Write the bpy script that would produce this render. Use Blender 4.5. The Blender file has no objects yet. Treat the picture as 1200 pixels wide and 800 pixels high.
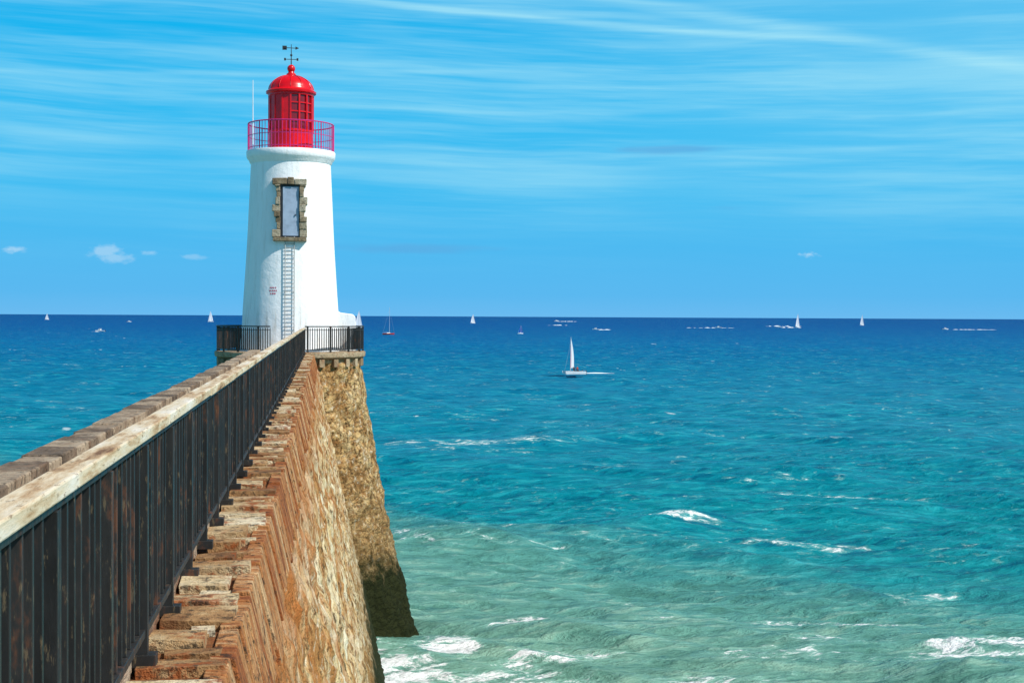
import bpy, math, random
import numpy as np
from mathutils import Vector, Matrix, noise
random.seed(7); np.random.seed(7)
sc = bpy.context.scene
sc.view_settings.view_transform = 'Standard'
try: sc.view_settings.look = 'None'
except Exception: pass
sc.view_settings.exposure = 0

def lin(r, g, b):
    f = lambda c: (c/255/12.92) if c/255 <= 0.04045 else ((c/255+0.055)/1.055)**2.4
    return (f(r), f(g), f(b), 1.0)

# ---------------------------------------------------------------- nodes
class NT:
    def __init__(s, nt): s.nt = nt; s.n = nt.nodes; s.l = nt.links
    def new(s, t, **k):
        x = s.n.new(t)
        for a, v in k.items(): setattr(x, a, v)
        return x
    def put(s, sock, v):
        if v is None: return
        if hasattr(v, 'is_output'): s.l.new(v, sock)
        else:
            try: sock.default_value = v
            except Exception: sock.default_value = v[:3]
    def m(s, op, a, b=None, c=None, clamp=False):
        x = s.new('ShaderNodeMath', operation=op); x.use_clamp = clamp
        s.put(x.inputs[0], a); s.put(x.inputs[1], b); s.put(x.inputs[2], c)
        return x.outputs[0]
    def mix(s, f, a, b, blend='MIX'):
        x = s.new('ShaderNodeMix', data_type='RGBA', blend_type=blend)
        s.put(x.inputs[0], f); s.put(x.inputs[6], a); s.put(x.inputs[7], b)
        return x.outputs[2]
    def ss(s, v, lo, hi, a=0.0, b=1.0):
        x = s.new('ShaderNodeMapRange', interpolation_type='SMOOTHSTEP')
        s.put(x.inputs[0], v)
        for i, q in enumerate((lo, hi, a, b)): s.put(x.inputs[i+1], q)
        return x.outputs[0]
    def comb(s, x, y, z):
        c = s.new('ShaderNodeCombineXYZ')
        s.put(c.inputs[0], x); s.put(c.inputs[1], y); s.put(c.inputs[2], z)
        return c.outputs[0]
    def scale(s, v, xyz, loc=(0, 0, 0), rot=(0, 0, 0)):
        x = s.new('ShaderNodeMapping'); s.put(x.inputs[0], v)
        x.inputs['Scale'].default_value = xyz; x.inputs['Location'].default_value = loc
        x.inputs['Rotation'].default_value = rot
        return x.outputs[0]
    def noise(s, v, sc=1, det=4, rough=0.55, dist=0.0):
        x = s.new('ShaderNodeTexNoise'); s.put(x.inputs['Vector'], v)
        x.inputs['Scale'].default_value = sc; x.inputs['Detail'].default_value = det
        x.inputs['Roughness'].default_value = rough; x.inputs['Distortion'].default_value = dist
        return x.outputs[0]
    def vor(s, v, sc=1, feat='F1'):
        x = s.new('ShaderNodeTexVoronoi', feature=feat); s.put(x.inputs['Vector'], v)
        x.inputs['Scale'].default_value = sc
        return x.outputs[0]
    def ramp(s, f, stops):
        x = s.new('ShaderNodeValToRGB'); s.put(x.inputs[0], f)
        e = x.color_ramp.elements
        while len(e) < len(stops): e.new(0.5)
        for i, (p, c) in enumerate(stops):
            e[i].position = p; e[i].color = c
        return x.outputs[0]
    def bump(s, h, strength=0.5, dist=0.02, nrm=None):
        x = s.new('ShaderNodeBump'); s.put(x.inputs['Height'], h)
        x.inputs['Strength'].default_value = strength; x.inputs['Distance'].default_value = dist
        if nrm is not None: s.put(x.inputs['Normal'], nrm)
        return x.outputs[0]

def mat(name, rough=0.6, spec=0.5, metal=0.0):
    m = bpy.data.materials.new(name); m.use_nodes = True
    t = NT(m.node_tree); p = m.node_tree.nodes['Principled BSDF']
    p.inputs['Roughness'].default_value = rough
    p.inputs['Specular IOR Level'].default_value = spec
    p.inputs['Metallic'].default_value = metal
    g = t.new('ShaderNodeNewGeometry')
    return m, t, p, g

def painted(name, col, col2=None, rough=0.5, sc=3, bump=0.1, spec=0.4):
    m, t, p, g = mat(name, rough, spec)
    n = t.noise(g.outputs['Position'], sc, 4, 0.6)
    f = t.ss(n, 0.4, 0.72)
    c2 = col2 or tuple(x*0.8 for x in col[:3])+(1,)
    t.put(p.inputs['Base Color'], t.mix(f, col, c2))
    n2 = t.noise(g.outputs['Position'], sc*8, 2)
    t.put(p.inputs['Normal'], t.bump(n2, bump, 0.01))
    return m

# ---------------------------------------------------------------- mesh builder
class MB:
    def __init__(s): s.v = []; s.f = []; s.mi = []
    def box(s, lo, hi, mi=0, jit=0.0):
        b = len(s.v)
        for z in (lo[2], hi[2]):
            for x, y in ((lo[0], lo[1]), (hi[0], lo[1]), (hi[0], hi[1]), (lo[0], hi[1])):
                s.v.append(tuple(c+random.uniform(-jit, jit) for c in (x, y, z)))
        for q in ((0, 3, 2, 1), (4, 5, 6, 7), (0, 1, 5, 4), (1, 2, 6, 5), (2, 3, 7, 6), (3, 0, 4, 7)):
            s.f.append(tuple(b+i for i in q)); s.mi.append(mi)
    def prism(s, pts, y0, y1, mi=0, jit=0.0):  # pts in xz (ccw seen from -y)
        b = len(s.v); n = len(pts)
        for y in (y0, y1):
            for x, z in pts:
                s.v.append((x+random.uniform(-jit, jit), y+random.uniform(-jit, jit), z+random.uniform(-jit, jit)))
        s.f.append(tuple(b+i for i in range(n))); s.mi.append(mi)
        s.f.append(tuple(b+n+i for i in reversed(range(n)))); s.mi.append(mi)
        for i in range(n):
            j = (i+1) % n
            s.f.append((b+j, b+i, b+n+i, b+n+j)); s.mi.append(mi)
    def obox(s, c, ux, uy, h, mi=0):
        b = len(s.v); c = Vector(c); ux = Vector(ux); uy = Vector(uy)
        for z in (0, h):
            for a, d in ((-1, -1), (1, -1), (1, 1), (-1, 1)):
                q = c+ux*a+uy*d; s.v.append((q.x, q.y, q.z+z))
        for q in ((0, 3, 2, 1), (4, 5, 6, 7), (0, 1, 5, 4), (1, 2, 6, 5), (2, 3, 7, 6), (3, 0, 4, 7)):
            s.f.append(tuple(b+i for i in q)); s.mi.append(mi)
    def tube(s, p0, p1, r0, r1=None, n=8, mi=0):
        r1 = r0 if r1 is None else r1
        p0 = Vector(p0); p1 = Vector(p1); d = (p1-p0).normalized()
        a = d.orthogonal().normalized(); c = d.cross(a); b = len(s.v)
        for p, r in ((p0, r0), (p1, r1)):
            for i in range(n):
                t = 2*math.pi*i/n; q = p+a*math.cos(t)*r+c*math.sin(t)*r; s.v.append(tuple(q))
        for i in range(n):
            j = (i+1) % n; s.f.append((b+i, b+j, b+n+j, b+n+i)); s.mi.append(mi)
        s.f.append(tuple(b+i for i in reversed(range(n)))); s.mi.append(mi)
        s.f.append(tuple(b+n+i for i in range(n))); s.mi.append(mi)
    def lathe(s, prof, cx, cy, n=64, mi=0, ph=0.0):
        b = len(s.v)
        for r, z in prof:
            for i in range(n):
                t = 2*math.pi*i/n+ph; s.v.append((cx+r*math.cos(t), cy+r*math.sin(t), z))
        for k in range(len(prof)-1):
            for i in range(n):
                j = (i+1) % n
                s.f.append((b+k*n+i, b+k*n+j, b+(k+1)*n+j, b+(k+1)*n+i)); s.mi.append(mi)
    def build(s, name, mats, parent=None, smooth=False, bevel=0, sharp=35):
        me = bpy.data.meshes.new(name); me.from_pydata(s.v, [], s.f)
        for m in mats: me.materials.append(m)
        me.polygons.foreach_set('material_index', s.mi)
        if smooth:
            me.polygons.foreach_set('use_smooth', [True]*len(s.f))
            me.set_sharp_from_angle(angle=math.radians(sharp))
        me.update()
        o = bpy.data.objects.new(name, me); sc.collection.objects.link(o)
        if parent: o.parent = parent
        if bevel:
            bv = o.modifiers.new('bevel', 'BEVEL'); bv.width = bevel; bv.segments = 2; bv.limit_method = 'ANGLE'
        return o
def empty(name, loc=(0, 0, 0), rz=0):
    e = bpy.data.objects.new(name, None); e.location = loc; e.rotation_euler = (0, 0, rz)
    sc.collection.objects.link(e); return e

# ---------------------------------------------------------------- camera
EYE = 11.5; YAW = math.radians(7.52)
cd = bpy.data.cameras.new('camera'); cam = bpy.data.objects.new('camera', cd); sc.collection.objects.link(cam)
cd.lens = 50; cd.sensor_width = 36; cd.clip_start = 0.1; cd.clip_end = 300000
cam.matrix_world = Matrix.Translation((0, 0, EYE)) @ Matrix.Rotation(-YAW, 4, 'Z') @ Matrix.Rotation(math.radians(89.0), 4, 'X') @ Matrix.Rotation(math.radians(0.29), 4, 'Z')
sc.camera = cam

# ---------------------------------------------------------------- light
SEL, SAZ = 45, 126      # elevation, azimuth clockwise from +Y
sd = Vector((math.sin(math.radians(SAZ))*math.cos(math.radians(SEL)), math.cos(math.radians(SAZ))*math.cos(math.radians(SEL)), math.sin(math.radians(SEL))))
L = bpy.data.lights.new('sun', 'SUN'); L.energy = 5.0; L.angle = math.radians(0.5); L.color = (1, 0.96, 0.89)
lo = bpy.data.objects.new('sun', L); sc.collection.objects.link(lo)
lo.rotation_euler = sd.to_track_quat('Z', 'Y').to_euler(); lo.location = (30, -30, 60)

# ---------------------------------------------------------------- sky
w = bpy.data.worlds.new('World'); sc.world = w; w.use_nodes = True
t = NT(w.node_tree); bg = w.node_tree.nodes['Background']
sky = t.new('ShaderNodeTexSky', sky_type='NISHITA'); sky.sun_disc = False
sky.sun_elevation = math.radians(SEL); sky.sun_rotation = math.radians(SAZ)
tc = t.new('ShaderNodeTexCoord'); sp = t.new('ShaderNodeSeparateXYZ'); t.put(sp.inputs[0], tc.outputs['Generated'])
X, Y, Z = sp.outputs
hyp = t.m('SQRT', t.m('ADD', t.m('MULTIPLY', X, X), t.m('MULTIPLY', Y, Y)))
W = t.m('DIVIDE', Z, t.m('MAXIMUM', hyp, 0.02))
U = t.m('DIVIDE', X, t.m('MAXIMUM', t.m('ABSOLUTE', Y), 0.05))
base = t.ramp(t.m('MULTIPLY', W, 4.0, clamp=True), [
    (0.0, lin(106, 186, 240)), (0.06, lin(90, 184, 240)), (0.35, lin(62, 188, 242)), (0.62, lin(32, 185, 242)), (0.9, lin(8, 176, 238)), (1.0, lin(2, 170, 234))])
wv = t.comb(U, 0.0, t.m('ADD', W, t.m('MULTIPLY', U, 0.035)))
warp = t.noise(t.scale(wv, (2.6, 1, 7)), 1, 2)
W2 = t.m('ADD', t.m('ADD', W, t.m('MULTIPLY', U, 0.022)), t.m('MULTIPLY', warp, 0.022))
n1 = t.noise(t.comb(t.m('MULTIPLY', U, 2.0), 1.3, t.m('MULTIPLY', W2, 42)), 1, 5, 0.66)
n2 = t.noise(t.comb(t.m('MULTIPLY', U, 5.0), 5.3, t.m('MULTIPLY', W2, 150)), 1, 3, 0.6)
n3 = t.noise(t.comb(t.m('MULTIPLY', U, 3.2), 9.3, t.m('MULTIPLY', W, 11)), 1, 2, 0.5)
st = t.m('ADD', t.m('MULTIPLY', t.ss(n1, 0.36, 0.70), 0.70), t.m('MULTIPLY', t.ss(n2, 0.44, 0.76), 0.22))
st = t.m('MULTIPLY', st, t.ss(n3, 0.28, 0.58, 0.35, 1.0))
st = t.m('MULTIPLY', st, t.ss(W, 0.02, 0.12, 0.03, 1.0))
haze = t.m('MULTIPLY', t.m('MULTIPLY', t.ss(U, -0.05, 0.6), 0.38), t.ss(W, 0.05, 0.16))
st = t.m('ADD', st, haze)
def trail(a, b, wd, amp, u0, u1):
    d = t.m('ABSOLUTE', t.m('SUBTRACT', t.m('ADD', W, t.m('MULTIPLY', warp, 0.004)), t.m('ADD', t.m('MULTIPLY', U, a), b+0.002)))
    k = t.m('MULTIPLY', t.ss(d, 0.0, wd, 1.0, 0.0), amp)
    k = t.m('MULTIPLY', k, t.m('MULTIPLY', t.ss(U, u0, u0+0.1), t.ss(U, u1-0.15, u1, 1.0, 0.0)))
    return t.m('MULTIPLY', k, t.ss(n2, 0.3, 0.6, 0.35, 1.0))
for a in ((-.1855, .2607, .008, .45, .03, .65), (-.0836, .2206, .004, .55, -.2, .45), (-.05, .243, .004, .35, .1, .8), (0.035, .168, .003, .3, -.3, .2)):
    st = t.m('ADD', st, trail(*a))
col = t.mix(t.m('MULTIPLY', st, 0.66, clamp=True), base, lin(170, 232, 249))
n4 = t.noise(t.comb(t.m('MULTIPLY', U, 9), 3.7, t.m('MULTIPLY', W, 60)), 1, 3, 0.6)
n5 = t.noise(t.comb(t.m('MULTIPLY', U, 60), 3.7, t.m('MULTIPLY', W, 130)), 1, 4, 0.65)
def puff(u, wz, ru, rw, amp, nn, k3=3.2):
    du = t.m('DIVIDE', t.m('SUBTRACT', U, u), ru); dw = t.m('DIVIDE', t.m('SUBTRACT', W, wz), rw)
    r = t.m('SQRT', t.m('ADD', t.m('MULTIPLY', du, du), t.m('MULTIPLY', dw, dw)))
    return t.ss(t.m('ADD', r, t.m('MULTIPLY', t.m('SUBTRACT', nn, 0.5), k3)), 0.1, 1.05, amp, 0.0)
pf = None
for a in ((-.148, .0425, .013, .005, .5), (-.142, .0385, .012, .004, .45), (-.207, .043, .011, .003, .6), (-.118, .042, .006, .002, .4), (-.088, .040, .009, .002, .3), (.35, .0435, .014, .0035, .85)):
    k = puff(*a, n5); pf = k if pf is None else t.m('MAXIMUM', pf, k)
col = t.mix(pf, col, lin(190, 224, 246))
pg = None
for a in ((.255, .117, .055, .004, .55), (.055, .047, .06, .004, .5), (.29, .076, .025, .003, .4)):
    k = puff(*a, n4, 3.0); pg = k if pg is None else t.m('MAXIMUM', pg, k)
col = t.mix(pg, col, lin(96, 168, 222))
sc10 = t.new('ShaderNodeVectorMath', operation='SCALE'); t.put(sc10.inputs[0], col); sc10.inputs['Scale'].default_value = 10.0
fin = t.mix(t.ss(W, 0.3, 0.9), sc10.outputs[0], sky.outputs[0])
t.put(bg.inputs['Color'], fin); bg.inputs['Strength'].default_value = 0.1
try:
    w.cycles.sampling_method = 'MANUAL'; w.cycles.sample_map_resolution = 256
except Exception as ex: print(ex)

# ---------------------------------------------------------------- sea
def axis(fine0, fine1, step, g, lo, hi):
    a = list(np.arange(fine0, fine1, step)); s = step; x = a[-1]
    while x < hi: s *= 1+g; x += s; a.append(x)
    s = step; x = fine0; b = []
    while x > lo: s *= 1+g; x -= s; b.append(x)
    return np.array(b[::-1]+a)
xs = axis(-1, 42, 0.2, 0.04, -90000, 90000)
ys = axis(42, 90, 0.2, 0.018, -3000, 120000)
GX, GY = np.meshgrid(xs, ys)
sx = np.gradient(xs)[None, :]; sy = np.gradient(ys)[:, None]; SP = np.maximum(sx*0.6, sy)
H = np.zeros_like(GX)
rng = np.random.RandomState(3)
WX = GX+1.6*np.sin(GY*0.11+1)+0.9*np.sin(GX*0.17+GY*0.05); WY = GY+1.5*np.sin(GX*0.13)+0.8*np.sin(GX*0.31+GY*0.21)
for i in range(38):
    lam = 0.8*(1.125**i); th = math.radians(-102+rng.normal(0, 30))
    A = 0.0165*lam**0.66; k = 2*math.pi/lam; ph = rng.rand()*6.28
    wgt = np.clip((lam/SP-2.5)/3, 0, 1)
    s_ = np.sin(k*(WX*math.cos(th)+WY*math.sin(th))+ph)
    H += wgt*A*(1-2*np.abs(s_)**0.85 if i % 3 else s_)*0.7
nx, ny = len(xs), len(ys)
V = np.stack([GX, GY, H], -1).reshape(-1, 3).astype(np.float32)
idx = np.arange(nx*ny).reshape(ny, nx)
F = np.stack([idx[:-1, :-1], idx[:-1, 1:], idx[1:, 1:], idx[1:, :-1]], -1).reshape(-1, 4).astype(np.int32)
me = bpy.data.meshes.new('sea'); me.vertices.add(len(V)); me.vertices.foreach_set('co', V.ravel())
me.loops.add(F.size); me.loops.foreach_set('vertex_index', F.ravel())
me.polygons.add(len(F)); me.polygons.foreach_set('loop_start', np.arange(0, F.size, 4, dtype=np.int32))
me.polygons.foreach_set('loop_total', np.full(len(F), 4, dtype=np.int32))
me.update(calc_edges=True); me.validate()
me.polygons.foreach_set('use_smooth', np.ones(len(me.polygons), dtype=bool))
sea = bpy.data.objects.new('sea', me); sc.collection.objects.link(sea)

m, t, p, g = mat('sea_water', 0.3, 0.045)
p.inputs['IOR'].default_value = 1.33
P = g.outputs['Position']; sp = t.new('ShaderNodeSeparateXYZ'); t.put(sp.inputs[0], P); X, Y, Z = sp.outputs
Yc = t.m('MAXIMUM', Y, 20.0)
tt = t.m('DIVIDE', 44.0, Yc)
big = t.noise(t.scale(P, (0.010, 0.004, 1)), 1, 3)
tt2 = t.m('ADD', tt, t.m('MULTIPLY', t.m('SUBTRACT', big, 0.5), t.m('MULTIPLY', tt, 0.4)))
k = 0.95
c = lambda r, g_, b: tuple(x*k for x in lin(r, g_, b)[:3])+(1,)
deep = t.ramp(tt2, [(0.0, c(0, 56, 128)), (0.025, c(0, 68, 138)), (0.07, c(0, 94, 150)), (0.13, c(0, 110, 150)), (0.25, c(0, 122, 148)), (0.5, c(6, 132, 144)), (1.0, c(34, 140, 138))])
s_ = t.m('ADD', t.m('MULTIPLY', X, 0.73), t.m('MULTIPLY', Y, 0.68))
nb = t.noise(t.scale(P, (0.09, 0.06, 1)), 1, 4, 0.6)
s2 = t.m('ADD', s_, t.m('MULTIPLY', t.m('SUBTRACT', nb, 0.5), 16))
shal = t.mix(t.ss(s_, 34, 62), c(118, 160, 140), c(84, 150, 140))
shf = t.ss(s2, 53, 66, 1.0, 0.0)
col = t.mix(t.m('MULTIPLY', shf, 0.94), deep, shal)
# wind chop: long-crested wavelets; wave shading painted into the colour, troughs darker, crests lighter
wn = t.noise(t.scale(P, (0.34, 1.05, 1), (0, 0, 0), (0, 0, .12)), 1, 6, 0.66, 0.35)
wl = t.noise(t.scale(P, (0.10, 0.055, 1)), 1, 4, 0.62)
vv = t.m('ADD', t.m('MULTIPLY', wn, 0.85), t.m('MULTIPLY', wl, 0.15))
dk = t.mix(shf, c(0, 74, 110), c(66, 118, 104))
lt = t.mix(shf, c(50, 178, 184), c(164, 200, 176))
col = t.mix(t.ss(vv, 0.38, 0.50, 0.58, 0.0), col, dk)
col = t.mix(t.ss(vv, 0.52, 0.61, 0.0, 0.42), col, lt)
# foam
fn = t.noise(t.scale(P, (0.75, 1.2, 1)), 1, 6, 0.74, 0.6)
fr = t.noise(t.scale(P, (0.14, 0.24, 1), (7, 3, 0)), 1, 3, 0.5)
patch = t.ss(fr, 0.46, 0.70, 0.0, 0.13)
patch = t.m('MULTIPLY', patch, t.ss(s2, 52, 70, 1.15, 0.7))
def ell(x, y, rx, ry, amp, rot=0.0):
    ca, sa = math.cos(rot), math.sin(rot)
    dx = t.m('SUBTRACT', X, x); dy = t.m('SUBTRACT', Y, y)
    a = t.m('MULTIPLY_ADD', dx, ca/rx, t.m('MULTIPLY', dy, sa/rx))
    b = t.m('MULTIPLY_ADD', dy, ca/ry, t.m('MULTIPLY', dx, -sa/ry))
    r = t.m('MULTIPLY_ADD', a, a, t.m('MULTIPLY', b, b))
    return t.ss(r, 0.0, 1.0, amp, 0.0)
for a in ((19.2, 54.5, 5, 1.8, .24, -.25), (24.5, 48.6, 6, 2, .26, .1), (7.6, 55.6, 1.6, .9, .22, 0), (20.1, 78.5, 3.6, 1.3, .24, -.4), (24.5, 71.5, 6, 1.6, .19, -.35),
          (7.6, 82.5, 3.5, 2.2, .19, -.5), (13.4, 133, 13, 3, .18, -.05), (34, 92, 9, 2.5, .15, -.2), (2.8, 46, 2.4, 9, .29, .0), (5.5, 46.5, 4.5, 3.5, .23, 0), (12, 44.8, 6, 2.4, .21, 0), (4.4, 52.5, 2.0, 3.0, .25, 0), (8, 50, 3.5, 1.8, .21, .3), (16, 49, 4, 1.2, .15, -.1)):
    patch = t.m('MAXIMUM', patch, ell(*a))
fo = t.m('ADD', fn, patch)
foam = t.ss(fo, 0.685, 0.78)
f2 = t.noise(t.scale(P, (0.24, 0.05, 1)), 1, 3, 0.6)
far = t.m('MULTIPLY', t.ss(f2, 0.70, 0.76, 0.0, 0.5), t.ss(Y, 90, 160))
foam = t.m('MAXIMUM', foam, far)
col = t.mix(t.m('MULTIPLY', t.ss(fo, 0.60, 0.70), 0.35), col, c(160, 206, 190))
col = t.mix(foam, col, (0.84, 0.86, 0.84, 1))
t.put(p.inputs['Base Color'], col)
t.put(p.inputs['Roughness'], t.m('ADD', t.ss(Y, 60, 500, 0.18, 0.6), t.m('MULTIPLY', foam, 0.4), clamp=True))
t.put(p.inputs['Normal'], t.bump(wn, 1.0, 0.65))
me.materials.append(m)

# ---------------------------------------------------------------- materials for masonry
XO, XR, XL = -0.37, -0.70, -2.65
ZD, ZL = EYE-1.36, EYE-1.42          # deck, ledge
BAT = 0.222
Y0, Y1 = -14.0, 52.6
ZC = ZL-0.46
def stone_wall(name, rubble):
    m, t, p, g = mat(name, 0.9, 0.12)
    P = g.outputs['Position']; sp = t.new('ShaderNodeSeparateXYZ'); t.put(sp.inputs[0], P); X, Y, Z = sp.outputs
    sv = (1.1, 0.9, 0.45) if not rubble else (1, 1, 0.8)
    a = t.noise(t.scale(P, sv), 1.2, 6, 0.70, 0.5)
    b = t.noise(t.scale(P, (1, 1, .8)), 5.5, 5, 0.74)
    d = t.noise(t.scale(P, (1.6, 1.6, .55 if not rubble else 1.9)), 2.6, 6, 0.74, 0.4)
    if rubble:
        cols = [(0.28, (0.17, 0.085, 0.028, 1)), (0.42, (0.42, 0.24, 0.09, 1)), (0.54, (0.64, 0.43, 0.19, 1)), (0.72, (0.74, 0.58, 0.34, 1))]
    else:
        cols = [(0.30, (0.28, 0.12, 0.035, 1)), (0.42, (0.54, 0.30, 0.11, 1)), (0.50, (0.74, 0.56, 0.30, 1)), (0.64, (0.84, 0.75, 0.53, 1))]
    col = t.ramp(a, cols)
    col = t.mix(t.ss(d, 0.48, 0.59, 0, 0.78), col, (0.32, 0.14, 0.04, 1))
    col = t.mix(t.ss(b, 0.53, 0.61, 0, 0.88), col, (0.075, 0.042, 0.018, 1))
    col = t.mix(t.ss(b, 0.36, 0.45, 0.65, 0), col, (0.84, 0.76, 0.58, 1))
    if not rubble:
        rs = t.noise(t.scale(P, (1, 2.6, .22)), 1.0, 4, 0.65)
        col = t.mix(t.m('MULTIPLY', t.ss(rs, 0.46, 0.62), t.ss(Z, 3.0, 9.0, 0.15, 0.8)), col, (0.42, 0.15, 0.035, 1))
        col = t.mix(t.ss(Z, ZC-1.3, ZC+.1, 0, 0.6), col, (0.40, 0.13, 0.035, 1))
    h = t.m('ADD', t.m('MULTIPLY', b, 0.9), t.m('MULTIPLY', d, 1.0))
    if rubble:
        wp = t.new('ShaderNodeVectorMath', operation='ADD'); t.put(wp.inputs[0], t.scale(P, (2.3, 2.3, 4.2)))
        q = t.m('MULTIPLY', b, 1.6); t.put(wp.inputs[1], t.comb(q, q, q))
        vo = t.vor(wp.outputs[0], 1.0, 'DISTANCE_TO_EDGE')
        col = t.mix(t.ss(vo, 0.0, 0.12, 0.35, 0.0), col, (0.12, 0.07, 0.035, 1))
        h = t.m('SUBTRACT', t.m('MULTIPLY', t.ss(vo, 0, 0.15), 0.3), h)
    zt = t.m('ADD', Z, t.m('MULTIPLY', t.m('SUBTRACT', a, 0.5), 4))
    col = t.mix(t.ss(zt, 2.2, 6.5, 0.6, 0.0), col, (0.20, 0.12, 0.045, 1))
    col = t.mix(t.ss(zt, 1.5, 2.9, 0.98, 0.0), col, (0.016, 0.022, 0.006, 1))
    t.put(p.inputs['Base Color'], col)
    t.put(p.inputs['Normal'], t.bump(h, 1.0, 0.10))
    return m
M_wall = stone_wall('rough_masonry', False)
M_rub = stone_wall('rubble_masonry', True)

def block_mat(name, cols, streak=(1, 1, 1), rust=0.5, dark=0.4, rustc=(0.30, 0.075, 0.018, 1), rw=0.3):
    m, t, p, g = mat(name, 0.88, 0.2)
    P = g.outputs['Position']; rnd = g.outputs['Random Per Island']
    off = t.new('ShaderNodeVectorMath', operation='ADD'); t.put(off.inputs[0], t.scale(P, streak)); t.put(off.inputs[1], t.comb(t.m('MULTIPLY', rnd, 30), 0.0, 0.0))
    Q = off.outputs[0]
    a = t.noise(Q, 2.6, 5, 0.68, 0.3)
    x = t.m('ADD', t.m('MULTIPLY', a, 1-rw), t.m('MULTIPLY', rnd, rw))
    col = t.ramp(x, [(0.28+0.42*i/(len(cols)-1), cc+(1,)) for i, cc in enumerate(cols)])
    r = t.noise(Q, 6, 5, 0.72)
    col = t.mix(t.ss(r, 0.50, 0.62, 0, rust), col, rustc)
    e = t.noise(t.scale(P, (1, 1, 1)), 14, 5, 0.75)
    col = t.mix(t.ss(e, 0.52, 0.63, 0, dark), col, (0.035, 0.026, 0.018, 1))
    t.put(p.inputs['Base Color'], col)
    t.put(p.inputs['Normal'], t.bump(t.m('ADD', e, t.m('MULTIPLY', r, .7)), 1.0, 0.035))
    return m
M_slab = block_mat('ledge_stone', [(0.18, 0.08, 0.032), (0.40, 0.23, 0.10), (0.62, 0.48, 0.28), (0.76, 0.66, 0.48)], (1, 1, 1), 0.85, 0.8)
M_rust = block_mat('rust_stained_coping', [(0.13, 0.035, 0.012), (0.32, 0.10, 0.03), (0.48, 0.22, 0.08), (0.68, 0.48, 0.27)], (1.0, 5.0, 0.6), 0.7, 0.85, rw=0.25)
M_deck = block_mat('deck_stone', [(0.16, 0.09, 0.06), (0.30, 0.20, 0.13), (0.46, 0.35, 0.25), (0.60, 0.48, 0.35)], (1, 0.6, 1), 0.35, 0.6)
M_kerb = block_mat('weathered_kerb_stone', [(0.10, 0.075, 0.055), (0.22, 0.16, 0.11), (0.38, 0.29, 0.20), (0.52, 0.42, 0.30)], (1, 0.7, 1), 0.3, 0.8, (0.22, .10, .045, 1))
M_bed = block_mat('ledge_bed_mortar', [(0.08, 0.035, 0.02), (0.20, 0.08, 0.03), (0.32, 0.15, 0.06)], (1, 1, 1), 0.6, 0.7)

def iron(name, colr, rustamt):
    m, t, p, g = mat(name, 0.42, 0.4)
    P = g.outputs['Position']; rnd = g.outputs['Random Per Island']
    n = t.noise(t.scale(P, (3, 3, 1)), 3, 5, 0.7)
    cl = t.mix(t.ss(rnd, 0.0, 1.0, 0, 0.5), colr, tuple(x*2.4 for x in colr[:3])+(1,))
    x = t.m('ADD', n, t.m('MULTIPLY', rnd, 0.10))
    cl = t.mix(t.ss(x, 0.62, 0.74, 0, rustamt), cl, (0.15, 0.05, 0.018, 1))
    e = t.noise(t.scale(P, (1, 1, .2)), 55, 4, 0.7)
    cl = t.mix(t.ss(e, 0.58, 0.68, 0, 0.4), cl, (0.24, 0.17, 0.09, 1))
    t.put(p.inputs['Base Color'], cl); t.put(p.inputs['Roughness'], t.ss(n, .4, .7, .4, .8))
    t.put(p.inputs['Normal'], t.bump(e, 0.3, 0.004))
    return m
M_iron = iron('dark_painted_iron', (0.014, 0.013, 0.012, 1), 0.65)
def rail_mat():
    m, t, p, g = mat('weathered_handrail', 0.75, 0.25)
    P = g.outputs['Position']; rnd = g.outputs['Random Per Island']
    a = t.noise(t.scale(P, (6, 0.8, 6)), 2, 6, 0.7)
    x = t.m('ADD', a, t.m('MULTIPLY', t.m('SUBTRACT', rnd, 0.5), 0.12))
    cl = t.ramp(x, [(0.3, (0.18, 0.09, 0.04, 1)), (0.40, (0.46, 0.30, 0.16, 1)), (0.5, (0.64, 0.52, 0.35, 1)), (0.68, (0.76, 0.70, 0.60, 1))])
    e = t.noise(t.scale(P, (12, 3, 12)), 3, 5, 0.72)
    cl = t.mix(t.ss(e, 0.57, 0.66, 0, 0.75), cl, (0.15, 0.08, 0.035, 1))
    t.put(p.inputs['Base Color'], cl); t.put(p.inputs['Normal'], t.bump(e, 0.6, 0.008))
    return m
M_rail = rail_mat()

# ---------------------------------------------------------------- pier
pier = empty('stone_pier')
def wall_grid(name, pts_fn, nu, nv, disp, parent, mtl, fr=0.9):
    mb = MB(); vs = []
    for i in range(nu):
        for j in range(nv):
            vs.append(Vector(pts_fn(i/(nu-1), j/(nv-1))))
    for i in range(nu):
        for j in range(nv):
            a = vs[min(i+1, nu-1)*nv+j]-vs[max(i-1, 0)*nv+j]; b = vs[i*nv+min(j+1, nv-1)]-vs[i*nv+max(j-1, 0)]
            n = a.cross(b); n = n.normalized() if n.length > 0 else Vector((0, 0, 1))
            q = vs[i*nv+j]
            d = noise.fractal(q*fr, 0.6, 2.1, 6)*disp
            mb.v.append(tuple(q+n*d*min(1, j*0.5)))
    for i in range(nu-1):
        for j in range(nv-1):
            mb.f.append((i*nv+j, i*nv+j+1, (i+1)*nv+j+1, (i+1)*nv+j)); mb.mi.append(0)
    return mb.build(name, [mtl], parent, smooth=True, sharp=60)
def seaface(u, v):
    z = ZC+0.02-(ZC+1.5)*v
    x = XO+BAT*(ZL-z)-0.10*math.sin(math.pi*v)
    return (x-0.02, Y0+(Y1+1.5-Y0)*u, z)
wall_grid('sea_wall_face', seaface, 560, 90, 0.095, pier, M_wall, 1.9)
mb = MB()
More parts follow.
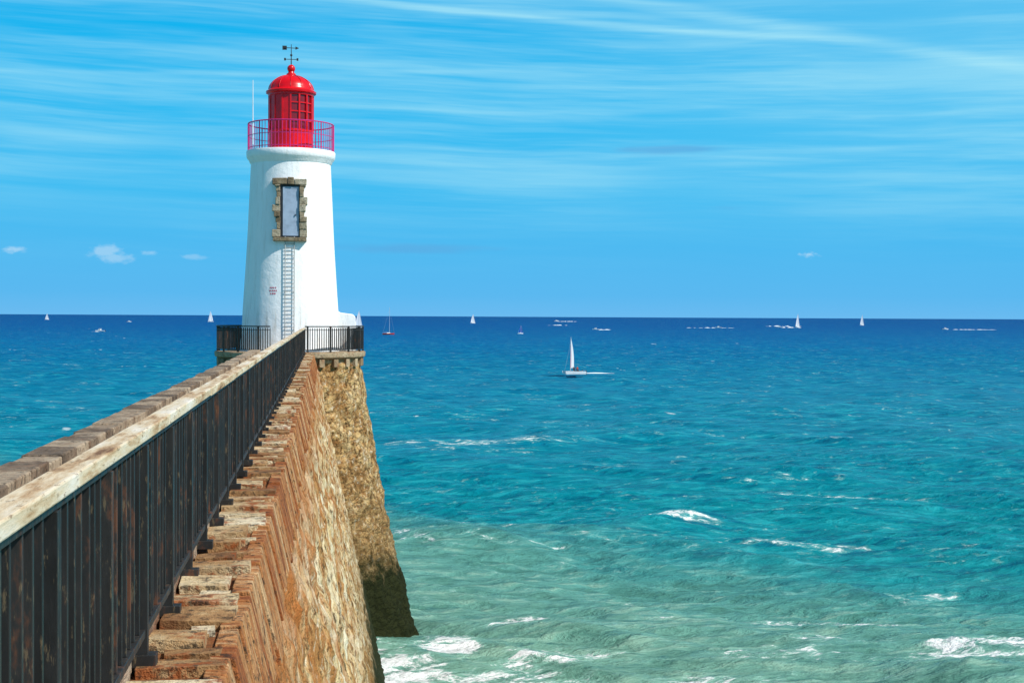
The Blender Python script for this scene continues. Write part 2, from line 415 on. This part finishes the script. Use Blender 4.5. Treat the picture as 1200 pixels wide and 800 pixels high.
mb.prism([(XO-0.05, ZL-0.035), (XO+BAT*0.5-0.08, ZL-0.5), (XO+BAT*0.5-0.08, ZL-0.9), (XL+0.03, ZL-0.9), (XL+0.03, ZL-0.035)][::-1], Y0, Y1)
mb.build('ledge_bed', [M_bed], pier)
mb = MB()
mb.prism([(XO-0.2, ZL-0.905), (XO-0.2, -2), (XL-1.2, -2), (XL+0.02, ZL-0.905)][::-1], Y0, Y1)
mb.build('harbour_side_wall', [M_wall], pier)
mb = MB(); y = Y0
while y < Y1-0.3:
    l = random.uniform(0.10, 0.38); o = random.uniform(-0.014, 0.006); e = min(y+l, Y1)
    lowz = ZL-0.46-random.uniform(-0.03, 0.14)
    dx = BAT*(ZL-lowz)
    zt = ZL-random.uniform(-0.004, 0.022)
    mb.prism([(XO-0.10, zt), (XO-0.10+dx*0.8, lowz), (XO+o+dx+0.008+random.uniform(-.01, .01), lowz), (XO+o, zt)], y, e-random.uniform(0.003, 0.018), jit=0.005)
    y = e
mb.build('coping_blocks', [M_rust], pier, bevel=0.006)
mb = MB(); y = Y0
while y < Y1-0.4:
    l = 0.25+random.uniform(-0.09, 0.07)
    h = random.uniform(0.004, 0.024)
    x1 = XO+random.uniform(-0.06, 0.0)-(0.12 if random.random() < 0.3 else 0)
    mb.box((XR-0.05, y, ZL-0.07), (x1, y+l, ZL+h), jit=0.010)
    x0 = XR-0.05+random.uniform(0.0, 0.10)
    if random.random() < 0.85:
        ym = y+l+random.uniform(.05, .11)
        mb.box((x0, y+l+0.015, ZL-0.10), (XO-0.10+random.uniform(-0.05, 0.05), ym, ZL-random.uniform(0.004, 0.025)), jit=0.009)
        mb.box((x0+random.uniform(0, .1), ym+0.012, ZL-0.10), (XO-0.06+random.uniform(-0.08, 0.03), y+0.44-0.012, ZL-random.uniform(0.004, 0.03)), jit=0.009)
    y += 0.44
mb.build('ledge_slabs', [M_slab], pier, bevel=0.008)
mb = MB(); y = Y0
while y < Y1:
    l = random.uniform(0.45, 0.8); e = min(y+l, Y1)
    xm = random.uniform(-1.75, -1.2)
    mb.box((XL+0.36, y, ZD-0.15), (xm-0.008, e-0.015, ZD+random.uniform(-.008, .008)), jit=0.003)
    mb.box((xm+0.008, y, ZD-0.15), (XR-0.065, e-0.012, ZD+random.uniform(-.008, .008)), jit=0.003)
    y = e
mb.build('deck_paving', [M_deck], pier, bevel=0.008)
mb = MB(); y = Y0
while y < Y1:
    l = random.uniform(0.5, 0.9); e = min(y+l, Y1)
    mb.box((XL+random.uniform(-.02, .02), y, ZD-0.3), (XL+0.345, e-0.012, ZD+0.11+random.uniform(-.008, .008)), jit=0.007)
    y = e
mb.build('harbour_kerb', [M_kerb], pier, bevel=0.015)

# railing
rail = empty('pier_railing')
ZT = EYE-0.45
mb = MB(); y = -3.0
while y < 53.2:
    e = min(y+2.4, 53.4); d = random.uniform(-.004, .004)
    mb.box((XR-0.085, y+0.005, ZT-0.048+d), (XR+0.005, e-0.005, ZT+d), jit=0.002); y = e
mb.build('handrail', [M_rail], rail, bevel=0.006)
mb = MB()
mb.box((XR-0.07, -3, ZT-0.075), (XR-0.012, 53.3, ZT-0.0505))
mb.box((XR-0.075, -3, EYE-1.30), (XR-0.012, 53.3, EYE-1.268))
y = -2.9; i = 0
while y < 53.2:
    if i % 8 == 0:
        mb.box((XR-0.085, y-0.022, ZL-0.02), (XR-0.004, y+0.022, ZT-0.0755))
        mb.box((XR-0.07, y-0.04, ZL+0.0), (XR+0.03, y+0.04, ZL+0.05))
    else:
        a = random.uniform(-.004, .004); b = random.uniform(-.004, .004)
        mb.box((XR-0.060+a, y-0.010+b, EYE-1.2675), (XR-0.024+a, y+0.010+b, ZT-0.0755))
    y += 0.122; i += 1
mb.build('balusters', [M_iron], rail, bevel=0.002)

# ---------------------------------------------------------------- lighthouse platform (round head)
CX, CY = -1.3, 56.0
head = empty('lighthouse_platform')
prof = [(2.66, 9.75), (2.75, 9.2), (3.11, 7.15), (3.36, 5.7), (3.66, 4.15), (3.98, 2.7), (4.35, 1.3), (4.95, -1.2)]
def pr(v):
    s = v*(len(prof)-1); i = min(int(s), len(prof)-2); f = s-i
    return prof[i][0]*(1-f)+prof[i+1][0]*f, prof[i][1]*(1-f)+prof[i+1][1]*f
def conef(u, v):
    r, z = pr(v); a = 2*math.pi*u; ry = 2.66+(r-2.66)*0.30
    return (CX+r*math.cos(a), CY+ry*math.sin(a), z)
wall_grid('battered_base', conef, 300, 110, -0.11, head, M_rub, 1.5)
M_conc = block_mat('platform_stone', [(0.20, 0.13, 0.08), (0.34, 0.25, 0.15), (0.50, 0.40, 0.27)], (1, 1, .5), 0.4, 0.6)
mb = MB()
mb.lathe([(0, 9.70), (2.66, 9.70), (2.70, 9.76), (2.70, 9.84), (2.80, 9.88), (2.88, 9.93), (2.90, 10.0), (2.90, 10.1), (2.86, 10.13), (0, 10.13)], CX, CY, 96)
mb.build('deck_slab', [M_conc], head, smooth=True)
mb = MB()
for i in range(28):
    a = 2*math.pi*i/28
    r = 2.72; c_ = Vector((CX+r*math.cos(a), CY+r*math.sin(a), 9.56)); ur = Vector((math.cos(a), math.sin(a), 0))
    mb.obox(c_, ur*0.10, ur.cross(Vector((0, 0, 1)))*0.11, 0.31)
mb.build('corbels', [M_conc], head, bevel=0.02)
prail = empty('platform_railing')
mb = MB(); R = 2.80; zb = 10.13; zt = EYE-0.43
def inGap(a):
    x = CX+R*math.cos(a); y = CY+R*math.sin(a)
    return y < CY and -1.95 < x < -0.72
N = 190
for i in range(N):
    a = 2*math.pi*i/N
    a2 = 2*math.pi*(i+1)/N
    if inGap(a): continue
    ur = Vector((math.cos(a), math.sin(a), 0)); ut = Vector((-ur.y, ur.x, 0)); c_ = Vector((CX, CY, zb))+ur*R
    if i % 10 == 0: mb.obox(c_, ur*0.03, ut*0.03, zt-zb-0.001)
    else: mb.obox(c_+Vector((0, 0, 0.1)), ur*0.02, ut*0.011, zt-zb-0.13)
    if not inGap(a2):
        am = (a+a2)/2; um = Vector((math.cos(am), math.sin(am), 0)); tm = Vector((-um.y, um.x, 0)); q = Vector((CX, CY, 0))+um*R
        for z, h, wd in ((zt, 0.045, 0.045), (zt-0.12, 0.02, 0.022), (zb+0.08, 0.025, 0.022)):
            mb.obox((q.x, q.y, z), um*wd, tm*(R*math.pi/N*1.03), h)
mb.build('railing_bars', [M_iron], prail)

# ---------------------------------------------------------------- lighthouse
def white_mat():
    m, t, p, g = mat('white_limewash', 0.7, 0.2)
    P = g.outputs['Position']
    n = t.noise(t.scale(P, (2, 2, 0.35)), 1.5, 5, 0.65)
    cl = t.mix(t.ss(n, 0.45, 0.75, 0, 0.6), (0.87, 0.88, 0.89, 1), (0.76, 0.77, 0.78, 1))
    sp = t.new('ShaderNodeSeparateXYZ'); t.put(sp.inputs[0], P)
    n2 = t.noise(t.scale(P, (5, 5, 0.4)), 1.5, 5, 0.7)
    st = t.m('MULTIPLY', t.ss(n2, 0.50, 0.70), t.ss(sp.outputs[2], 10.1, 12.8, 0.65, 0.2))
    cl = t.mix(st, cl, (0.46, 0.38, 0.28, 1))
    t.put(p.inputs['Base Color'], cl)
    b = t.noise(P, 4, 6, 0.7)
    t.put(p.inputs['Normal'], t.bump(b, 0.6, 0.045))
    return m
M_white = white_mat()
M_red = painted('red_gloss_paint', (0.70, 0.003, 0.010, 1), (0.54, 0.003, 0.008, 1), 0.30, 3, 0.04, 0.4)
M_redd = painted('dark_red_glazing', (0.22, 0.004, 0.010, 1), (0.13, 0.004, 0.008, 1), 0.15, 3, 0.02, 0.6)
M_pink = painted('magenta_red_rail_paint', (0.58, 0.03, 0.20, 1), None, 0.4, 3, 0.03)
M_letter = painted('faded_red_lettering', (0.60, 0.15, 0.20, 1), None, 0.6, 3, 0.03)
M_grey = painted('grey_metal_paint', (0.42, 0.42, 0.41, 1), (0.28, 0.26, 0.23, 1), 0.5, 4, 0.05)
M_black = painted('black_metal', (0.03, 0.03, 0.035, 1), None, 0.5, 4, 0.05)
M_door = painted('grey_blue_door_paint', (0.34, 0.42, 0.54, 1), (0.26, 0.32, 0.42, 1), 0.5, 3, 0.05)
M_quoin = block_mat('granite_quoins', [(0.12, 0.09, 0.06), (0.24, 0.18, 0.11), (0.36, 0.30, 0.21), (0.48, 0.42, 0.32)], (1, 1, 1), 0.15, 0.6, (0.2, .11, .05, 1))
lh = empty('lighthouse')
tp = [(1.95, 10.13), (1.93, 10.3), (1.87, 11.0), (1.83, 11.8), (1.765, 12.8), (1.70, 13.8), (1.645, 14.8), (1.60, 15.83), (1.555, 16.8), (1.53, 17.38)]
def tr(z):
    for (r0, z0), (r1, z1) in zip(tp, tp[1:]):
        if z0 <= z <= z1: return r0+(r1-r0)*(z-z0)/(z1-z0)
    return tp[-1][0] if z > 17 else tp[0][0]
mb = MB(); mb.lathe([(tr(10.13+i*0.145), 10.13+i*0.145) for i in range(50)]+[(1.53, 17.38)], CX, CY, 96)
mb.build('tower', [M_white], lh, smooth=True)
mb = MB(); mb.lathe([(1.50, 17.30), (1.58, 17.38), (1.60, 17.46), (1.66, 17.52), (1.70, 17.60), (1.71, 17.80), (1.69, 17.83), (0, 17.83)], CX, CY, 96)
mb.build('gallery_cornice', [M_white], lh, smooth=True, sharp=50)
mb = MB(); R = 1.64
for z, r in ((17.93, .014), (18.40, .013), (18.88, .024)):
    for i in range(64):
        a, b = 2*math.pi*i/64, 2*math.pi*(i+1)/64
        mb.tube((CX+R*math.cos(a), CY+R*math.sin(a), z), (CX+R*math.cos(b), CY+R*math.sin(b), z), r, n=6)
for i in range(72):
    a = 2*math.pi*i/72
    mb.tube((CX+R*math.cos(a), CY+R*math.sin(a), 17.83), (CX+R*math.cos(a), CY+R*math.sin(a), 18.88), .024 if i % 9 == 0 else .0125, n=6)
mb.build('gallery_railing', [M_pink], lh)
mb = MB()
n = 16; rl = 0.86
mb.lathe([(rl+.04, 17.832), (rl+.04, 17.95), (rl, 17.99), (rl, 18.55), (rl+.025, 18.57), (rl+.025, 18.63), (rl-.03, 18.66)], CX, CY, n, 0)
mb.lathe([(rl-.04, 18.66), (rl-.04, 19.98)], CX, CY, n, 1)
mb.lathe([(rl-.03, 19.96), (rl+.02, 19.98), (rl+.02, 20.04), (rl+.10, 20.08), (rl+.11, 20.15), (rl+.03, 20.20)], CX, CY, 48, 0)
for i in range(n):
    a = 2*math.pi*i/n; ur = Vector((math.cos(a), math.sin(a), 0)); ut = Vector((-ur.y, ur.x, 0))
    c_ = Vector((CX, CY, 18.64))+ur*(rl-.02)
    mb.obox(c_, ur*.035, ut*.03, 1.34)
    am = a+math.pi/n; um = Vector((math.cos(am), math.sin(am), 0)); tm = Vector((-um.y, um.x, 0)); hw = rl*math.sin(math.pi/n)*0.97; ra = (rl-.03)*math.cos(math.pi/n)
    aa = math.degrees(am) % 360
    if not (265 < aa < 345):
        mb.obox(Vector((CX, CY, 18.64))+um*(ra+.005), um*.015, tm*hw, 1.34)
    else:
        for z in (18.95, 19.3, 19.64):
            mb.obox(Vector((CX, CY, z))+um*(ra+.012), um*.02, tm*hw, .045)
dome = [(rl+.03, 20.20)]+[((rl+.0)*math.cos(q)*1.0, 20.20+0.60*math.sin(q)) for q in [math.radians(d) for d in range(4, 78, 6)]]+[(0.19, 20.80), (0.18, 20.86), (0.13, 20.88), (0.11, 20.94)]
mb.lathe(dome, CX, CY, 48, 0)
mb.lathe([(0.001, 21.22)]+[(0.155*math.sin(q), 21.06+0.155*math.cos(q)) for q in [math.radians(d) for d in range(15, 166, 15)]]+[(0.001, 20.90)], CX, CY, 24, 0)
for i in range(12):
    a = 2*math.pi*i/12
    pts = [(CX+r*1.012*math.cos(a), CY+r*1.012*math.sin(a), z+.006) for r, z in dome[1:-4]]
    for q0, q1 in zip(pts, pts[1:]): mb.tube(q0, q1, .012, n=5)
mb.build('lantern', [M_red, M_redd], lh, smooth=True, sharp=28)
mb = MB()
mb.tube((CX, CY, 21.15), (CX, CY, 22.0), .022, .012, 8)
for z, L_ in ((21.42, .24),):
    mb.tube((CX-L_, CY, z), (CX+L_, CY, z), .013, n=6); mb.tube((CX, CY-L_, z), (CX, CY+L_, z), .013, n=6)
for dx in (-.24, .24): mb.box((CX+dx-.035, CY-.008, 21.37), (CX+dx+.035, CY+.008, 21.47))
mb.tube((CX-.26, CY-.03, 21.86), (CX+.2, CY+.03, 21.86), .014, n=6)
mb.box((CX-.34, CY-.012, 21.78), (CX-.17, CY+.0, 21.94)); mb.prism([(CX+.16, 21.80), (CX+.30, 21.86), (CX+.16, 21.92)], CY-.01, CY+.03)
mb.lathe([(0.001, 21.64), (.045, 21.6), (.045, 21.56), (.001, 21.52)], CX, CY, 12)
mb.build('weather_vane', [M_black], lh)
mb = MB(); xa = CX-1.42
mb.tube((xa, CY-.82, 18.0), (xa, CY-.82, 18.9), .024, n=6); mb.tube((xa, CY-.82, 18.9), (xa, CY-.82, 20.45), .019, .012, 6)
mb.build('radio_antenna', [painted('white_plastic', (0.8, 0.8, 0.8, 1))], lh)
# doorway with quoins
mb = MB(); yf = CY-1.80
z = 14.28
mb.box((CX-.62, yf-.05, z), (CX+.62, CY-1.2, z+.15), jit=.02); z += .175
while z < 16.38:
    h = random.uniform(.16, .30); h = min(h, 16.42-z)
    for s in (-1, 1):
        wl_ = random.uniform(.49, .66)
        xa_, xb_ = sorted((CX+s*.36, CX+s*wl_))
        mb.box((xa_, yf+random.uniform(-.03, .03), z), (xb_, CY-1.2, z+h-.006), jit=.014)
    z += h
mb.box((CX-.64, yf-.02, 16.425), (CX-.10, CY-1.2, 16.66), jit=.015); mb.box((CX-.09, yf-.03, 16.425), (CX+.15, CY-1.2, 16.70), jit=.01); mb.box((CX+.16, yf-.02, 16.425), (CX+.62, CY-1.2, 16.65), jit=.015)
mb.build('door_surround', [M_quoin], lh, bevel=.022)
mb = MB(); yd = CY-1.69
mb.box((CX-.37, yd-.01, 14.456), (CX+.37, CY-1.25, 16.42), 1)
mb.box((CX-.26, yd-.035, 14.50), (CX+.33, yd-.011, 16.34), 0)
for a in ((-.26, -.22), (.29, .33)): mb.box((CX+a[0], yd-.042, 14.50), (CX+a[1], yd-.0352, 16.34), 0)
for a in ((14.50, 14.56), (16.28, 16.34)): mb.box((CX-.219, yd-.042, a[0]), (CX+.289, yd-.0352, a[1]), 0)
mb.box((CX+.19, yd-.08, 15.25), (CX+.22, yd-.0355, 15.31), 1)
mb.build('door', [M_door, M_black], lh)
mb = MB()
def ly(z): return CY-tr(z)-.07
for s in (-.17, .17):
    for i in range(14):
        z0 = 10.13+i*.31; z1 = z0+.31
        mb.tube((CX+s, ly(z0), z0), (CX+s, ly(z1), z1), .018, n=6)
z = 10.3
while z < 14.35:
    mb.tube((CX-.17, ly(z), z), (CX+.17, ly(z), z), .012, n=6); z += .15
for z in (11, 12.4, 13.7):
    for s in (-.17, .17): mb.tube((CX+s, ly(z), z), (CX+s, ly(z)+.2, z), .015, n=6)
mb.build('access_ladder', [M_grey], lh)
mb = MB()
for zz, segs in ((12.51, ((-.74, -.70), (-.68, -.63), (-.61, -.57), (-.54, -.50))), (12.40, ((-.76, -.70), (-.67, -.62), (-.60, -.54), (-.52, -.48))), (12.29, ((-.73, -.69), (-.66, -.60), (-.58, -.52)))):
    for a, b in segs:
        def q(x, z_): return (CX+x, CY-math.sqrt((tr(z_)+.006)**2-x*x), z_)
        i0 = len(mb.v); mb.v += [q(a, zz), q(b, zz), q(b, zz+.06), q(a, zz+.06)]; mb.f.append((i0, i0+1, i0+2, i0+3)); mb.mi.append(0)
mb.build('painted_lettering', [M_letter], lh)
mb = MB(); mb.prism([(.30, 10.132), (1.22, 10.132), (1.20, 11.45), (1.10, 11.56), (.62, 11.62), (.42, 11.75), (.30, 11.9)], CY-.5, CY+.9)
mb.build('white_parapet_block', [M_white], None, bevel=.03)  # low white parapet block with a curved top, beside the tower foot

# ---------------------------------------------------------------- boats
def cloth(name, col):
    m, t, p, g = mat(name, 0.7, 0.2)
    n = t.noise(g.outputs['Position'], 1.5, 3)
    c1 = t.mix(n, col, tuple(x*.9 for x in col[:3])+(1,)); t.put(p.inputs['Base Color'], c1)
    tr_ = t.new('ShaderNodeBsdfTranslucent'); t.put(tr_.inputs[0], c1)
    mx = t.new('ShaderNodeMixShader'); mx.inputs[0].default_value = .3
    t.put(mx.inputs[1], p.outputs[0]); t.put(mx.inputs[2], tr_.outputs[0])
    t.put(m.node_tree.nodes['Material Output'].inputs[0], mx.outputs[0]); return m
M_sail = cloth('white_sailcloth', (0.9, 0.9, 0.9, 1))
M_sred = cloth('red_sailcloth', (0.62, 0.05, 0.10, 1))
M_sblue = cloth('blue_sailcloth', (0.02, 0.14, 0.50, 1))
M_hull = painted('white_gelcoat', (0.80, 0.80, 0.78, 1), (0.7, 0.7, 0.68, 1), 0.3)
M_hred = painted('red_hull_paint', (0.50, 0.03, 0.02, 1), None, 0.3)
M_alu = painted('aluminium_spar', (0.55, 0.56, 0.58, 1), None, 0.35)
M_spray = painted('sea_foam', (0.85, 0.87, 0.87, 1), (0.7, 0.78, 0.8, 1), 0.9)
def hull(mb, L_, B, Hh, x0=0, y0=0, mi=0, mid=1, z0=-0.15):
    st = []; n = 11
    for i in range(n):
        u = i/(n-1)
        wd = B/2*max(0.02, (1-max(0, (u-.35)/.65)**2.2))*(0.8+0.2*min(1, u/.35))
        x = -L_/2+L_*u; sh = Hh*(1+0.25*u*u)
        st.append([(x, -wd, sh), (x, -wd*.92, sh*.4), (x-(0.04*L_*u), -wd*.45, z0-.05*Hh), (x-(0.04*L_*u), wd*.45, z0-.05*Hh), (x, wd*.92, sh*.4), (x, wd, sh)])
    b = len(mb.v)
    for s in st:
        for q in s: mb.v.append((q[0]+x0, q[1]+y0, q[2]))
    for i in range(n-1):
        for j in range(5):
            mb.f.append((b+i*6+j, b+(i+1)*6+j, b+(i+1)*6+j+1, b+i*6+j+1)); mb.mi.append(mi)
        mb.f.append((b+i*6+5, b+(i+1)*6+5, b+(i+1)*6, b+i*6)); mb.mi.append(mid)
    mb.f.append(tuple(b+j for j in range(6))); mb.mi.append(mi)
    mb.f.append(tuple(b+(n-1)*6+j for j in reversed(range(6)))); mb.mi.append(mi)
def sail(mb, tack, clew, headp, belly, n=8, mi=0, roach=0.0, split=None, mi2=0):
    tack, clew, headp = Vector(tack), Vector(clew), Vector(headp)
    nor = (clew-tack).cross(headp-tack).normalized(); b = len(mb.v)
    for i in range(n+1):
        v = i/n
        for j in range(n+1):
            u = j/n
            l = tack.lerp(headp, v); r = clew.lerp(headp, v)+(clew-tack)*roach*math.sin(math.pi*v)
            q = l.lerp(r, u)+nor*belly*math.sin(math.pi*u)*(1-v)**.5
            mb.v.append(tuple(q))
    for i in range(n):
        for j in range(n):
            mb.f.append((b+i*(n+1)+j, b+i*(n+1)+j+1, b+(i+1)*(n+1)+j+1, b+(i+1)*(n+1)+j))
            mb.mi.append(mi2 if split and split(i/n, j/n) else mi)
def sailboat(loc, rz, L_, mast, sails=True, smat=M_sail, hmat=M_hull, boom=0.25):
    e = empty('sailboat', loc, math.radians(rz))
    mb = MB(); hull(mb, L_, L_*.3, L_*.1); mb.prism([(-L_*.15, L_*.1), (L_*.18, L_*.1), (L_*.12, L_*.15), (-L_*.13, L_*.16)], -L_*.08, L_*.08, 1)
    mb.build('hull', [hmat, M_hull], e, smooth=True)
    mb = MB(); mx = L_*.08; zb_ = L_*.17
    mb.tube((mx, 0, L_*.1), (mx, 0, mast), .11, .07, 8)
    bx, by = mx-L_*.45*math.cos(boom), L_*.45*math.sin(boom)
    mb.tube((mx, 0, zb_), (bx, by, zb_), .07, n=6)
    mb.tube((mx, 0, mast*.97), (L_*.48, 0, L_*.12), .02, n=4); mb.tube((mx, 0, mast*.97), (-L_*.48, 0, L_*.1), .02, n=4)
    mb.build('mast_and_boom', [M_alu], e)
    if sails:
        mb = MB(); sail(mb, (mx-.1, 0, zb_+.15), (bx, by, zb_+.15), (mx-.1, 0, mast*.97), L_*.05, roach=.12); mb.build('mainsail', [smat], e, smooth=True)
        mb = MB(); sail(mb, (L_*.46, 0, L_*.13), (mx-L_*.05, L_*.10, L_*.17), (mx+.3, 0, mast*.88), L_*.05); mb.build('jib', [smat], e, smooth=True)
    return e
sailboat((-580, 3102, 0), 20, 9, 14)
sailboat((-190, 2446, 0), 200, 10, 19)
sailboat((28.6, 1207, 0), 30, 9, 16.5)
sailboat((39.5, 885, 0), 10, 7.5, 17, sails=False, hmat=M_hred)
sailboat((242, 2326, 0), 30, 10, 16)
sailboat((131, 949, 0), 20, 4.2, 5.6, smat=M_sblue)
sailboat((560, 1638, 0), 35, 8, 17.5)
sailboat((862, 2206, 0), 25, 9, 18)
def motorboat(loc, rz, L_):
    e = empty('motorboat', loc, math.radians(rz)); mb = MB()
    hull(mb, L_, L_*.34, L_*.13); mb.build('hull', [M_hull, M_hull], e, smooth=True)
    mb = MB(); z = L_*.13
    mb.prism([(-L_*.12, z), (L_*.22, z), (L_*.10, z+L_*.16), (-L_*.12, z+L_*.17)], -L_*.11, L_*.11, 0)
    mb.prism([(-L_*.15, z+L_*.172), (L_*.12, z+L_*.172), (L_*.12, z+L_*.19), (-L_*.15, z+L_*.19)], -L_*.13, L_*.13, 0)
    mb.prism([(L_*.0, z+L_*.05), (L_*.13, z+L_*.05), (L_*.08, z+L_*.13), (L_*.0, z+L_*.13)], -L_*.113, L_*.113, 1)
    mb.tube((-L_*.1, 0, z+L_*.19), (-L_*.1, 0, z+L_*.4), .03, n=5, mi=1)
    mb.build('cabin', [M_hull, M_black], e, bevel=.02)
    mb = MB(); mb.box((-L_*.56, -.2, .1), (-L_*.5, .2, L_*.17)); mb.build('outboard_motor', [M_black], e, bevel=.03)
motorboat((-149.8, 986, 0), 175, 6.5)
motorboat((566, 3456, 0), 10, 12)
motorboat((242, 1259, 0), 180, 6)
motorboat((-305, 2300, 0), 5, 7)
motorboat((538, 1640, 0), 180, 7)
motorboat((645, 1885, 0), 180, 8)
motorboat((432, 1530, 0), 180, 7)
motorboat((655, 1440, 0), 0, 7)
def wake(loc, rz, L_, wd, hh):
    mb = MB(); n = 60
    for i in range(n+1):
        u = i/n; x = L_*u; tap = math.sin(math.pi*min(1, u*1.05+.02))**.5 if u < .97 else .05
        for j, yy in enumerate((-1, -.5, 0, .5, 1)):
            h = (0 if abs(yy) == 1 else hh*(1-abs(yy)*.6)*max(0, noise.noise(Vector((x*.23+loc[0], yy, 1.2)))*2.2+.2))*tap
            mb.v.append((x, yy*wd*(.4+u*.6), h-.05 if abs(yy) == 1 else h-.03))
    for i in range(n):
        for j in range(4):
            a = i*5+j; mb.f.append((a, a+5, a+6, a+1)); mb.mi.append(0)
    o = mb.build('boat_wake', [M_spray], None, smooth=True); o.location = loc; o.rotation_euler = (0, 0, math.radians(rz))
wake((541, 1640, 0), 0, 26, 2, 1.0); wake((600, 1893, 0), 0, 40, 2, .9); wake((400, 1545, 0), 0, 60, 2, .6)
wake((660, 1440, 0), 0, 60, 2, .6); wake((243, 1259, 0), 0, 14, 1.2, .6); wake((568, 3440, 0), 0, 50, 3, 1.2); wake((-149, 985.5, 0), 180, 7, .8, .3)
wake((52, 283.7, 0.12), 4, 6.5, .3, .16)
wake((300, 1900, 0), 0, 30, 2, .7)

# catamaran with crew
e = empty('catamaran', (50.2, 283.9, 0.1), math.radians(188))
mb = MB()
for s in (-1.15, 1.15): hull(mb, 4.3, .40, .40, y0=s)
for x in (-1.3, .5): mb.tube((x, -1.15, .45), (x, 1.15, .45), .06, mi=2)
mb.box((-1.3, -1.1, .43), (.5, 1.1, .46), 3)
for s in (-1.15, 1.15): mb.box((-2.25, s-.03, -.3), (-2.1, s+.03, .65), 3)
mb.tube((-1.7, .4, .6), (-2.15, 1.15, .6), .03, mi=2)
mb.build('twin_hulls', [M_hull, M_hull, M_alu, M_black], e, smooth=True)
mb = MB(); mb.tube((.8, 0, .5), (.72, 0, 7.3), .075, .05, mi=0); mb.tube((.8, 0, 1.0), (-.5, -1.7, 1.05), .05, mi=0)
mb.tube((.75, 0, 6.2), (2.0, 0, .5), .012, n=4)
mb.tube((1.9, -1.1, .42), (1.9, 1.1, .42), .03)
mb.build('mast_and_boom', [M_alu], e)
mb = MB(); sail(mb, (.78, -.02, 1.1), (-.5, -1.7, 1.15), (.70, -.02, 7.2), -.14, 14, 0, .30, lambda v, u: u < .3 and v < .75, 1); mb.build('mainsail', [M_sail, M_sred], e, smooth=True)
M_skin = painted('skin', (0.50, 0.28, 0.18, 1)); M_wet = painted('dark_wetsuit', (0.04, 0.045, 0.07, 1)); M_vest = painted('red_buoyancy_vest', (0.5, 0.05, 0.03, 1))
def sailor(loc, rz, vest):
    P_ = [((0, 0, 0), .15), ((0, 0, .22), .14), ((.05, 0, .42), .17), ((.07, 0, .54), .07), ((.09, 0, .66), .10), ((.10, 0, .75), .095),
          ((.07, .17, .47), .07), ((.22, .27, .27), .05), ((.42, .20, .22), .04), ((.07, -.17, .47), .07), ((.22, -.27, .27), .05), ((.42, -.2, .22), .04),
          ((.05, .10, -.02), .10), ((.45, .14, .03), .08), ((.55, .14, -.36), .055), ((.68, .14, -.40), .045), ((.05, -.10, -.02), .10), ((.45, -.14, .03), .08), ((.55, -.14, -.36), .055), ((.68, -.14, -.40), .045)]
    E = [(0, 1), (1, 2), (2, 3), (3, 4), (4, 5), (2, 6), (6, 7), (7, 8), (2, 9), (9, 10), (10, 11), (0, 12), (12, 13), (13, 14), (14, 15), (0, 16), (16, 17), (17, 18), (18, 19)]
    me_ = bpy.data.meshes.new('sailor'); me_.from_pydata([a for a, _ in P_], E, [])
    for q in (M_wet, M_skin, M_vest if vest else M_wet): me_.materials.append(q)
    o = bpy.data.objects.new('sailor', me_); sc.collection.objects.link(o)
    try:
        bpy.context.view_layer.objects.active = o; o.select_set(True)
        bpy.ops.object.modifier_add(type='SKIN')
        for i, (_, r) in enumerate(P_):
            me_.skin_vertices[0].data[i].radius = (r, r); me_.skin_vertices[0].data[i].use_root = (i == 0)
        sb = o.modifiers.new('sub', 'SUBSURF'); sb.levels = 1; sb.render_levels = 1
        dg = bpy.context.evaluated_depsgraph_get(); nm = bpy.data.meshes.new_from_object(o.evaluated_get(dg))
        o.modifiers.clear(); o.data = nm
        if len(nm.materials) == 0:
            for q in (M_wet, M_skin, M_vest if vest else M_wet): nm.materials.append(q)
        for pl in nm.polygons:
            pl.use_smooth = True; cz = pl.center
            pl.material_index = 1 if (cz.z > .58 or (cz.x > .36 and cz.z > .15)) else (2 if (cz.z > .12 and abs(cz.y) < .16 and cz.x < .25) else 0)
    except Exception as ex: print('skin', ex)
    o.location = loc; o.rotation_euler = (0, 0, rz); o.parent = e
    o.select_set(False)
sailor((-1.0, -1.05, .60), math.radians(90), True); sailor((-.3, -1.05, .60), math.radians(90), False)
